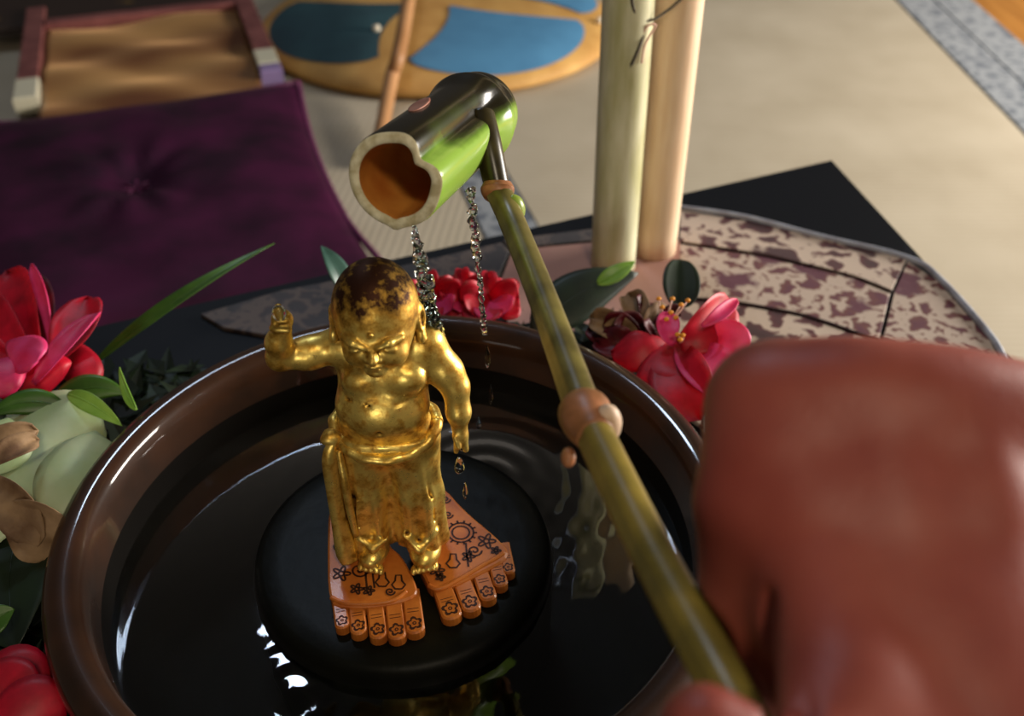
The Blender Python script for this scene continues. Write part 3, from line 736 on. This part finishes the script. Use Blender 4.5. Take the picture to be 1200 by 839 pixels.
# ------------------------------------------------------------------ falling water
def stream(label, ctr, rad, seed):
    r_ = random.Random(seed); P_ = []; Q = []
    n = len(ctr); pp, rr = smooth_path(ctr, rad, 16)
    for i, (p, r) in enumerate(zip(pp, rr)):
        P_.append(p+V((r_.uniform(-1, 1), r_.uniform(-1, 1), 0))*r*.45); Q.append(r*r_.uniform(.5, 1.35))
    o = tube('water_stream', P_, Q, water_m, None, n=10, sub=2, fun=lambda th, t: 1+.25*math.sin(th*3+t*70))
    tag(o, label, 'water'); return o
stream('thicker stream of water falling from the ladle mouth onto the figure\'s shoulder',
       [atY(486, 264, .004), atY(491, 300, .004), atY(499, 345, .003), atY(507, 372, .003), atY(512, 392, .004)], [.0007, .0019, .0026, .0028, .0026], 3)
stream('thin stream of water falling behind the figure from the middle of the ladle cup',
       [atY(552, 222, .055), atY(555, 260, .055), atY(560, 310, .055), atY(564, 350, .056), atY(568, 392, .056)], [.0014, .0018, .0012, .0011, .0011], 5)
def drop(x, y, Y, r, h, label):
    p = atY(x, y, Y); o = tube('water_drop', [p+V((0, 0, h)), p+V((.0002, 0, h*.35)), p-V((0, 0, h*.5)), p-V((0, 0, h))], [.0002, r*.8, r, .0003], water_m, None, n=10, sub=4)
    tag(o, label, 'water drop', 'drops of falling water'); return o
drop(571, 418, .056, .0012, .0065, 'long water drop in front of the basin\'s back wall, upper one below the thin stream')
drop(575, 462, .056, .0010, .0060, 'long water drop over dark water, below the upper drop of the thin stream')
drop(561, 496, .050, .0011, .0045, 'short water drop over dark water, lowest of the thin stream')
drop(541, 522, -.010, .0010, .0030, 'water drop clinging under the lowered hand of the figure')
drop(538, 545, -.008, .0021, .0050, 'larger water drop falling below the lowered hand of the figure')
drop(545, 575, -.006, .0011, .0050, 'thin water drop just over the orange footprint, lowest below the figure\'s hand')
bead = ellipsoid_mesh('water_drop', atY(327, 367, -.0165), (.0026, .0024, .0032), water_m); tag(bead, 'bead of water glinting on the raised fist of the figure', 'water drop')

# ------------------------------------------------------------------ posts and wire
def post(name, label, base, r, h, m, nodes=(), lean=(0, 0), cat='post'):
    t = empty(name, tuple(base)); tag(t, label, cat)
    b = V(base); d = V((lean[0], lean[1], 1))
    pts = [b+d*(h*k/12) for k in range(13)]
    tube('shaft', pts, r, m, t, n=32, sub=2, fun=lambda th, tt: 1+.01*math.sin(th*5))
    for z in nodes:
        p = b+d*z
        tube('node_ring', [p-V((0, 0, .004)), p, p+V((0, 0, .002)), p+V((0, 0, .006))], [r*1.004, r*1.05, r*1.03, r*1.004], node_m, t, n=32, sub=4, caps=False)
    return t
pb = at(720, 322, .0035); pb.z = .0035
post('bamboo_post', 'pale green bamboo post standing behind the basin in front of the bare wooden post', (pb.x, pb.y+.014, .0035), .0168, .46, bamb_p, (.243, .44), (-.012, 0))
pw = at(766, 303, .0035)
post('wooden_post', 'smooth peach-coloured round wooden post right behind the bamboo post', (pw.x+.001, pw.y+.014, .0035), .0178, .47, wood_l, (), (-.004, 0))
tie = empty('wire_tie', tuple(atY(752, 30, .315))); tag(tie, 'thin twisted wire tied round the two posts at the top of the picture', 'wire')
yb = .3125
tube('strand', [atY(742, -20, yb-.002), atY(741, 4, yb-.003), atY(749, 28, yb), atY(753, 42, yb), atY(748, 58, yb-.004), atY(740, 76, yb-.005)], .0011, wire_m, tie, n=8)
tube('strand', [atY(741, 3, yb-.002), atY(746, 22, yb), atY(762, 24, yb+.002), atY(780, 14, yb+.008), atY(799, -2, yb+.012), atY(812, -14, yb+.02)], .0009, wire_m, tie, n=8)
tube('strand', [atY(753, 40, yb), atY(759, 30, yb), atY(768, 30, yb+.002), atY(756, 52, yb-.001), atY(752, 74, yb-.002)], .0007, filament, tie, n=6)

# ------------------------------------------------------------------ cushion, stool, round cushion, rod
e1 = V((-.938, -.347, 0)).normalized(); e2 = V((-.324, .946, 0)).normalized()
A = V((-.320, 1.335, FZ))
def square_cushion():
    side = .56; n = 56; vs = []; fs = []; half = side/2; hl = .34
    c = A+e1*half-e2*hl*.98
    t = empty('floor_cushion', tuple(c)); tag(t, 'square dark purple velvet floor cushion tufted in the middle', 'cushion')
    for sgn in (1, -1):
        b0 = len(vs)
        for i in range(n+1):
            for j in range(n+1):
                u = -1+2*i/n; w = -1+2*j/n
                pin = 1-.035*(u*u*(1-w*w)+w*w*(1-u*u))*2
                prof_ = (max(0, 1-abs(u)**3.2)*max(0, 1-abs(w)**3.2))**.5
                d = math.hypot(u, w); th = math.atan2(w, u)
                h = .034*prof_ - (.022*math.exp(-(d/.13)**2) if sgn > 0 else 0) + (.0030*math.sin(th*9+1)*math.exp(-((d-.22)/.16)**2) if sgn > 0 else 0) \
                    + .0016*math.sin(u*11+w*5)*prof_ + .0012*math.sin(w*17-u*6)*prof_
                p = (e1*(u*half)+e2*(-w*hl))*pin
                vs.append((p.x, p.y, .036+sgn*h))
        for i in range(n):
            for j in range(n):
                a = b0+i*(n+1)+j; q = (a, a+1, a+n+2, a+n+1); fs.append(q if sgn < 0 else q[::-1])
    mesh('cushion_pad', vs, fs, purple, t)
    ring = []
    for u, w in [(-1, -1), (-.5, -1), (0, -1), (.5, -1), (1, -1), (1, -.5), (1, 0), (1, .5), (1, 1), (.5, 1), (0, 1), (-.5, 1), (-1, 1), (-1, .5), (-1, 0), (-1, -.5), (-1, -1)]:
        pin = 1-.035*(u*u*(1-w*w)+w*w*(1-u*u))*2; ring.append(c+(e1*(u*half)-e2*(w*hl))*pin+V((0, 0, .036)))
    tube('piping', ring, .0045, purple_pipe, t, n=8, sub=4)
    for k in range(7):
        a = k*.9; tube('tuft_thread', [c+V((0, 0, .047)), c+V((.012*math.cos(a), .012*math.sin(a), .054)), c+V((.024*math.cos(a), .024*math.sin(a), .052))], .0018, purple_pipe, t, n=6, sub=4)
square_cushion()

mauve = mat('mauve_lacquer', (128, 76, 72), rough=.35, rgb2=(104, 58, 56), scale=20, stretch=(1, 1, 1))
satin = mat('brown_satin', (150, 112, 66), rough=.42, rgb2=(84, 42, 16), scale=3.2, thr=(.40, .62), sheen=.4, stretch=(1, 2.4, 1), bump=.3, bscale=8, detail=1.5)
cream_e = mat('cream_reflection', (196, 190, 166), rough=.3); lilac_e = mat('lilac_reflection', (128, 110, 150), rough=.35)  # window reflections on the polished rail ends, painted cream and lilac
Kc = V((-.338, 1.262, FZ)); ST = empty('low_bench', tuple(Kc)); tag(ST, 'low bench with mauve frame and brown satin top behind the purple cushion', 'bench')
def bar(name, p, q, w, z0, z1, m, parent=ST, bev=.003):
    d = (q-p).normalized(); s = V((-d.y, d.x, 0))*(w/2)
    return prism(name, [tuple((p+s)[:2]), tuple((q+s)[:2]), tuple((q-s)[:2]), tuple((p-s)[:2])], z0, z1, m, parent, bev=bev)
zt = FZ+.05
near = Kc+e2*.065; o_ = e2*.175
wid = .40
K1 = Kc+e2*.09; dep = .40
bar('side_rail', K1+e2*.11, K1+e2*dep*1.25, .036, zt-.02, zt+.006, mauve)
bar('rail_end', K1+e2*.035, K1+e2*.108, .038, zt-.02, zt+.007, cream_e)
bar('rail_end', K1-e2*.0, K1+e2*.033, .038, zt-.02, zt+.007, lilac_e)
L1 = K1+e1*wid
bar('side_rail', L1+e2*.11, L1+e2*dep*1.25, .036, zt-.02, zt+.006, mauve)
bar('rail_end', L1+e2*.02, L1+e2*.108, .038, zt-.02, zt+.007, cream_e)
bar('cross_rail', K1+e1*.02+e2*dep, K1+e1*(wid-.02)+e2*dep, .030, zt-.02, zt+.007, mauve)
# satin seat with soft diagonal creases
n = 40; vs = []; fs = []
for i in range(n+1):
    for j in range(n+1):
        u = i/n; w = j/n; p = K1+e1*(.021+u*(wid-.042))+e2*(-.10+w*(dep+.083))
        z = zt-.006+.004*math.sin(u*9-w*14)+.003*math.sin(u*4+w*19+1)
        vs.append(V((p.x, p.y, z)))
for i in range(n):
    for j in range(n):
        a = i*(n+1)+j; fs.append((a, a+1, a+n+2, a+n+1))
so = mesh('satin_seat', rel(ST, vs), fs, satin, ST); md = so.modifiers.new('thickness', 'SOLIDIFY'); md.thickness = .008; md.offset = -1
back_m = mat('dark_patterned_panel', (40, 26, 20), rough=.5, rgb2=(120, 92, 30), scale=9, thr=(.36, .42))
bar('back_panel', K1+e1*.02+e2*(dep+.13), K1+e1*(wid+.1)+e2*(dep+.13), .22, zt-.02, zt-.002, back_m)
for p in (K1+e2*.12, L1+e2*.12, K1+e2*.46, L1+e2*.46): bar('leg', p-e2*.012, p+e2*.012, .024, FZ, zt-.0205, mauve, bev=.001)

RC = V((-.10, 1.70, FZ)); RR = .362
rc = empty('round_cushion', tuple(RC)); tag(rc, 'large round tan floor cushion with blue and teal petal shapes', 'cushion')
tan = mat('tan_cloth', (196, 152, 84), rough=.7, rgb2=(176, 130, 66), scale=14, bump=.3, bscale=90)
bl = mat('blue_cloth', (74, 128, 164), rough=.7, rgb2=(62, 112, 148), scale=10, bump=.3, bscale=90)
tl = mat('teal_cloth', (44, 78, 84), rough=.7, rgb2=(34, 62, 70), scale=10, bump=.3, bscale=90)
def zc(r): return FZ+.012+.052*max(0, 1-(r/RR)**3.4)**.55
prof_r = [(RR*.93, FZ+.0005), (RR*.985, FZ+.006)]+[(RR*math.sqrt(max(0, 1-(k/20)**2)), 0) for k in range(0, 1)]
prof_r = [(.001, FZ+.0005), (RR*.93, FZ+.0005), (RR*.985, FZ+.006)]+[(RR*q, zc(RR*q)) for q in (1, .995, .985, .97, .95, .92, .88, .82, .74, .62, .45, .25, .003)]
lathe('pad', prof_r, tan, rc, n=96, centre=(RC.x, RC.y))
for a0, a1, m_ in ((-97, -16, bl), (-186, -108, tl), (-8, 74, bl), (83, 165, tl)):
    vs = []; fs = []; nu, nv = 28, 10
    for i in range(nu+1):
        t = i/nu; a = math.radians(a0+(a1-a0)*t)
        mid = math.sin(math.pi*t); rout = RR*(.80+.155*mid**.6); rin = RR*(.80-.66*mid)
        for j in range(nv+1):
            r = rin+(rout-rin)*j/nv; vs.append(V((RC.x+r*math.cos(a), RC.y+r*math.sin(a), zc(r)+.0022)))
    for i in range(nu):
        for j in range(nv):
            a = i*(nv+1)+j; fs.append((a, a+1, a+nv+2, a+nv+1))
    mesh('petal_panel', rel(rc, vs), fs, m_, rc)
white_b = mat('white_stud', (226, 214, 190), rough=.4)
for x, y, z in ((441, 33, FZ+.066), (441, 99, FZ+.020), (703, 24, FZ+.045)):
    ellipsoid_mesh('stud', at(x, y, z), (.008, .008, .007), white_b, rc)
rod = empty('wooden_rod', tuple(at(445, 165, FZ+.01))); tag(rod, 'slim straight wooden rod leaning on the round cushion behind the ladle', 'rod')
tube('shaft', [at(441, 190, FZ+.0125), at(458, 95, FZ+.045), at(468, 60, FZ+.082), at(482, -20, FZ+.115), at(486, -50, FZ+.125)], [.0120, .0122, .0125, .0125, .0125], rod_m, rod, n=16)

# ------------------------------------------------------------------ flowers and leaves
def flower(label, c, petals, cat='flower', group=None, stam=None, name='pink_flower'):
    t = empty(name, tuple(c)); tag(t, label, cat, group)
    for sp, w, m_, kw in petals:
        blade('petal', [at(*q) for q in sp], w, m_, t, prof=kw.pop('prof', 'petal'), **kw)
    if stam:
        for (x, y, z), (x2, y2, z2) in stam:
            s_ = tube('stamen', [at(x, y, z), at((x+x2)/2+2, (y+y2)/2, (z+z2)/2+.002), at(x2, y2, z2)], .0005, filament, t, n=6, sub=3)
            ellipsoid_mesh('anther', at(x2, y2, z2), (.0016, .0013, .0013), stamen_m, None, 8, 6)
            an = COL.objects[-1]; an.location = an.location; an.parent = s_
            l = t.location
            for vv in an.data.vertices: vv.co = vv.co - l
    return t
N1 = (0, -.6, .8); N2 = (.2, -.8, .5); N3 = (-.3, -.7, .6)
flower('big crimson and pink flower at the left edge above the green leaves', at(45, 430, .05), [
    ([(45, 420, .066), (10, 375, .076), (8, 318, .082)], .036, red_p, dict(normal=N1, cup=.4, ruffle=.05)),
    ([(50, 420, .066), (42, 370, .074), (30, 325, .080)], .030, maroon_p, dict(normal=N1, cup=.3, ruffle=.05)),
    ([(40, 430, .066), (-20, 390, .072), (-45, 350, .080)], .040, red_p, dict(normal=N1, cup=.3, ruffle=.05)),
    ([(60, 410, .074), (62, 345, .088), (36, 309, .097)], .0115, pink_p, dict(normal=(-.5, -.7, .4), cup=.5)),
    ([(62, 425, .074), (92, 385, .082), (104, 348, .084)], .026, red_p, dict(normal=N1, cup=.3, ruffle=.06)),
    ([(40, 450, .082), (72, 410, .094), (118, 366, .094)], .0150, pink_p, dict(normal=(-.4, -.7, .6), cup=.5, ruffle=.05)),
    ([(80, 400, .070), (92, 430, .076), (88, 455, .062)], .026, red_p, dict(normal=N1, cup=-.4, ruffle=.04)),
    ([(30, 405, .080), (24, 435, .092), (52, 466, .070)], .040, red_p, dict(normal=N1, cup=-.35, ruffle=.04)),
    ([(30, 415, .084), (-6, 430, .094), (-20, 462, .080)], .026, pink_p, dict(normal=N1, cup=-.3, ruffle=.05)),
    ([(8, 402, .0875), (24, 408, .097), (44, 424, .094)], .022, pink_p, dict(normal=N1, cup=-.3, ruffle=.06)),
])
flower('red flower lying against the basin\'s outer side at the bottom left corner', at(15, 830, .05), [
    ([(-40, 850, .060), (10, 800, .070), (62, 800, .060)], .036, red_p, dict(normal=N1, cup=-.3)),
    ([(-50, 830, .066), (-5, 790, .074), (40, 812, .070)], .022, red_p, dict(normal=N1, cup=-.3)),
    ([(-20, 870, .064), (20, 830, .076), (78, 838, .064)], .030, red_p, dict(normal=N1, cup=-.3)),
    ([(-30, 840, .056), (0, 900, .066), (50, 930, .060)], .040, red_p, dict(normal=N1, cup=-.3)),
], name='red_flower')
def back_flower(label, x, y, z, s, group=None):
    c = (x, y, z); P_ = []
    for k, (dx, dy, m_, nn) in enumerate([(-1, .1, red_p, N3), (-.5, -.75, red_p, N1), (.45, -.85, red_p, N1), (1, -.1, red_p, N2), (.35, .7, pink_p, N1), (-.5, .7, red_p, N1)]):
        P_.append(([(x, y, z), (x+dx*s*.6, y+dy*s*.5, z+.008), (x+dx*s, y+dy*s*.85, z+.004)], .024*s/32, m_, dict(normal=nn, cup=.45, ruffle=.08)))
    return flower(label, at(x, y, z-.01), P_, name='red_flower')
back_flower('bright red flower behind the basin rim between the figure\'s head and the two streams', 505, 352, .062, 34)
back_flower('bright red flower behind the basin rim right beside the ladle handle', 574, 352, .064, 33)
back_flower('bright red flower behind the basin rim, middle one of the row of red blooms', 543, 344, .060, 30)
flower('red and pink flower with splayed petals beside the right rim of the basin', at(795, 415, .05), [
    ([(790, 402, .070), (788, 440, .082), (822, 492, .066)], .034, red_p, dict(normal=N3, cup=.30, ruffle=.04)),
    ([(798, 404, .070), (825, 425, .084), (862, 462, .076)], .030, pink_p, dict(normal=N1, cup=.3, ruffle=.05)),
    ([(808, 400, .074), (845, 395, .086), (878, 412, .080)], .026, pink_p, dict(normal=N1, cup=.25, ruffle=.05)),
    ([(796, 404, .080), (825, 395, .090), (856, 352, .088)], .027, red_p, dict(normal=(.3, -.7, .5), cup=.4, ruffle=.05)),
    ([(822, 382, .094), (842, 372, .099), (864, 350, .098)], .008, pink_p, dict(normal=(-.3, -.7, .6), cup=.4)),
    ([(788, 402, .070), (755, 412, .078), (716, 412, .066)], .024, red_p, dict(normal=N1, cup=-.2, ruffle=.04)),
    ([(790, 404, .078), (778, 388, .086), (785, 366, .086)], .013, pink_p, dict(normal=N1, cup=.3, ruffle=.04)),
    ([(786, 402, .072), (760, 440, .080), (790, 470, .060)], .030, red_p, dict(normal=N3, cup=-.2, ruffle=.04)),
], stam=[((797, 402, .08), (794, 392, .0885)), ((797, 402, .08), (800, 393, .0885)), ((796, 402, .08), (797, 398, .090))], name='splayed_flower')
wf = [([(752, 400, .060), (720+k*9, 385-((k*37) % 30), .072), (692+k*15, 372-((k*53) % 44)+((k % 3)*18), .070)], .017, maroon_p if k % 3 else wither_p, dict(normal=(random.uniform(-.6, .6), -.6, .5), cup=.6, ruffle=.22)) for k in range(8)]
wf += [([(745, 405, .060), (715, 395, .066), (690, 385, .062)], .016, maroon_p, dict(normal=N1, ruffle=.2, cup=.5)), ([(752, 405, .062), (730, 408, .070), (700, 398, .064)], .020, maroon_p, dict(normal=N1, ruffle=.2, cup=.5))]
flower('withered dark maroon flower with yellow stamens below the round dark leaf', at(750, 400, .04), wf,
       stam=[((770, 395, .070), (x, y, .087)) for x, y in ((776, 360), (786, 366), (798, 357), (806, 352), (781, 374), (792, 372), (772, 350), (788, 350))], name='withered_flower')
flower('pale green and withered white bloom at the left edge beside the basin', at(55, 580, .04), [
    ([(-30, 640, .062), (10, 500, .090), (125, 510, .074)], .075, pale_p, dict(normal=(-.25, -.55, .8), cup=-.35, nu=24, nv=14)),
    ([(60, 640, .060), (88, 570, .086), (112, 505, .078)], .038, pale_p, dict(normal=(.3, -.6, .7), cup=-.3, nu=20)),
    ([(-14, 548, .094), (12, 520, .102), (46, 516, .094)], .012, wither_p, dict(normal=N1, cup=.3, ruffle=.12)),
    ([(-15, 560, .090), (15, 585, .092), (45, 640, .070)], .018, wither_p, dict(normal=N1, cup=.3, ruffle=.14)),
    ([(0, 600, .080), (40, 610, .084), (75, 650, .064)], .026, wither_p, dict(normal=N2, cup=.3, ruffle=.12)),
    ([(-30, 520, .094), (0, 512, .100), (45, 505, .094)], .012, wither_p, dict(normal=N1, cup=.3, ruffle=.12)),
    ([(-40, 560, .080), (-20, 520, .090), (10, 490, .086)], .040, pale_p, dict(normal=N1, cup=-.3)),
], name='pale_flower')
def leaf(label, sp, w, m_, normal=N1, prof='leaf', cup=0.0, fold=.25, name='leaf', rib=True, group=None, grow=None):
    P_ = [at(*q) for q in sp]; t = empty(name, tuple(P_[0])); tag(t, label, 'leaf', group)
    b_ = blade('leaf_blade', P_, w, m_, t, normal=normal, prof=prof, cup=cup, fold=fold, nu=20)
    if rib:
        N = V(normal).normalized(); q = []
        for k in range(7):
            s_ = k/7; q.append(P_[0]*(1-s_)**2+P_[1]*2*s_*(1-s_)+P_[2]*s_*s_+N*.0002)
        tube('midrib', q, [.0007*(1-k/8) for k in range(7)], m_, t, n=6, sub=2)
    return t
leaf('long narrow arching green blade leaf against the purple cushion', [(112, 425, .050), (200, 345, .096), (322, 285, .092)], .0095, leaf_m, (-.5, -.6, .6), prof='leaf', name='blade_leaf')
leaf('dark pointed leaf with a bluish tip just left of the figure\'s head', [(405, 345, .058), (398, 315, .072), (376, 288, .082)], .015, leaf_t, (.6, -.5, .4), name='pointed_leaf')
leaf('mid green curled leaf below the crimson flower at left', [(60, 480, .070), (98, 440, .084), (148, 462, .074)], .016, leaf_m, N1, prof='leaf', cup=-.3, name='curled_leaf')
leaf('bright yellow-green short leaf above the pale bloom, touching the basin rim', [(80, 462, .084), (105, 468, .090), (143, 499, .080)], .0095, leaf_l, N1, name='bright_leaf')
leaf('slim upright pale leaf touching the rim, rightmost of the left leaves', [(160, 480, .086), (146, 462, .090), (140, 430, .094)], .0062, leaf_l, (-.4, -.7, .4), name='slim_leaf')
leaf('flat green leaf at the left edge over the pale bloom', [(76, 480, .080), (30, 458, .090), (-12, 488, .084)], .0135, leaf_m, N1, cup=-.3, name='flat_leaf')
leaf('large dark glossy leaf lying behind the rim left of the bamboo post', [(628, 392, .040), (665, 335, .062), (748, 320, .058)], .034, leaf_d, (-.1, -.6, .8), cup=-.2, fold=.1, name='glossy_leaf')
leaf('small bright green leaf tip in front of the bamboo post\'s foot', [(700, 332, .064), (722, 322, .070), (744, 306, .074)], .011, leaf_l, (-.1, -.6, .8), name='bright_leaf')
leaf('round dark green leaf with a pale midrib above the yellow stamens', [(796, 362, .066), (798, 336, .074), (797, 304, .080)], .023, leaf_d, (0, -.85, .5), prof='round', cup=.1, fold=.2, name='round_leaf')
leaf('dark leaf between the pink petal and the hand, pointing down', [(838, 440, .060), (848, 465, .062), (826, 512, .056)], .022, leaf_d, N1, name='hanging_leaf')
leaf('dark broad leaf below the pale bloom, lying along the basin side', [(30, 600, .058), (-2, 670, .062), (20, 760, .058)], .052, leaf_d, N1, cup=-.2, name='broad_leaf')
leaf('small green leaf tip at the left edge above the bottom red flower', [(-25, 745, .074), (-5, 722, .078), (17, 714, .078)], .012, leaf_m, N1, name='leaf_tip')
# low bed of clipped greenery that carries the blooms round the basin
def bed(label, cx, cy, n, rad, seed):
    r_ = random.Random(seed); vs = []; fs = []
    for k in range(n):
        a = r_.uniform(0, 2*math.pi); rr = rad*math.sqrt(r_.random()); x = cx+rr*math.cos(a); y = cy+rr*math.sin(a)
        if math.hypot(x, y) < .162 or math.hypot(x-.14, y-.335) < .06: continue
        z = .008+r_.uniform(0, .030)*(1-rr/rad*.6); d = V((r_.uniform(-1, 1), r_.uniform(-1, 1), r_.uniform(-.1, .3))).normalized(); s_ = d.cross(V((0, 0, 1))).normalized(); L_ = r_.uniform(.014, .024)
        q = V((x, y, z)); b0 = len(vs)
        cand = [q-d*L_*.8, q+s_*L_*.32-d*.1*L_, q+d*L_*.9, q-s_*L_*.32-d*.1*L_, q+V((0, 0, -.002))]
        if any(math.hypot(c_.x, c_.y) < .151 or c_.z < .005 for c_ in cand): continue
        vs += cand; fs += [(b0, b0+1, b0+4), (b0+1, b0+2, b0+4), (b0+2, b0+3, b0+4), (b0+3, b0, b0+4)]
    o = mesh('greenery_bed', vs, fs, leaf_d, smooth=False); tag(o, label, 'foliage', kind='stuff')
bed('bed of small dark clipped leaves under the blooms left of the basin', -.20, .05, 900, .14, 1)
bed('bed of small dark clipped leaves under the flowers at the right rim', .125, .185, 260, .048, 2)
bed('bed of small dark clipped leaves under the row of red blooms behind the basin', .02, .20, 260, .045, 4)
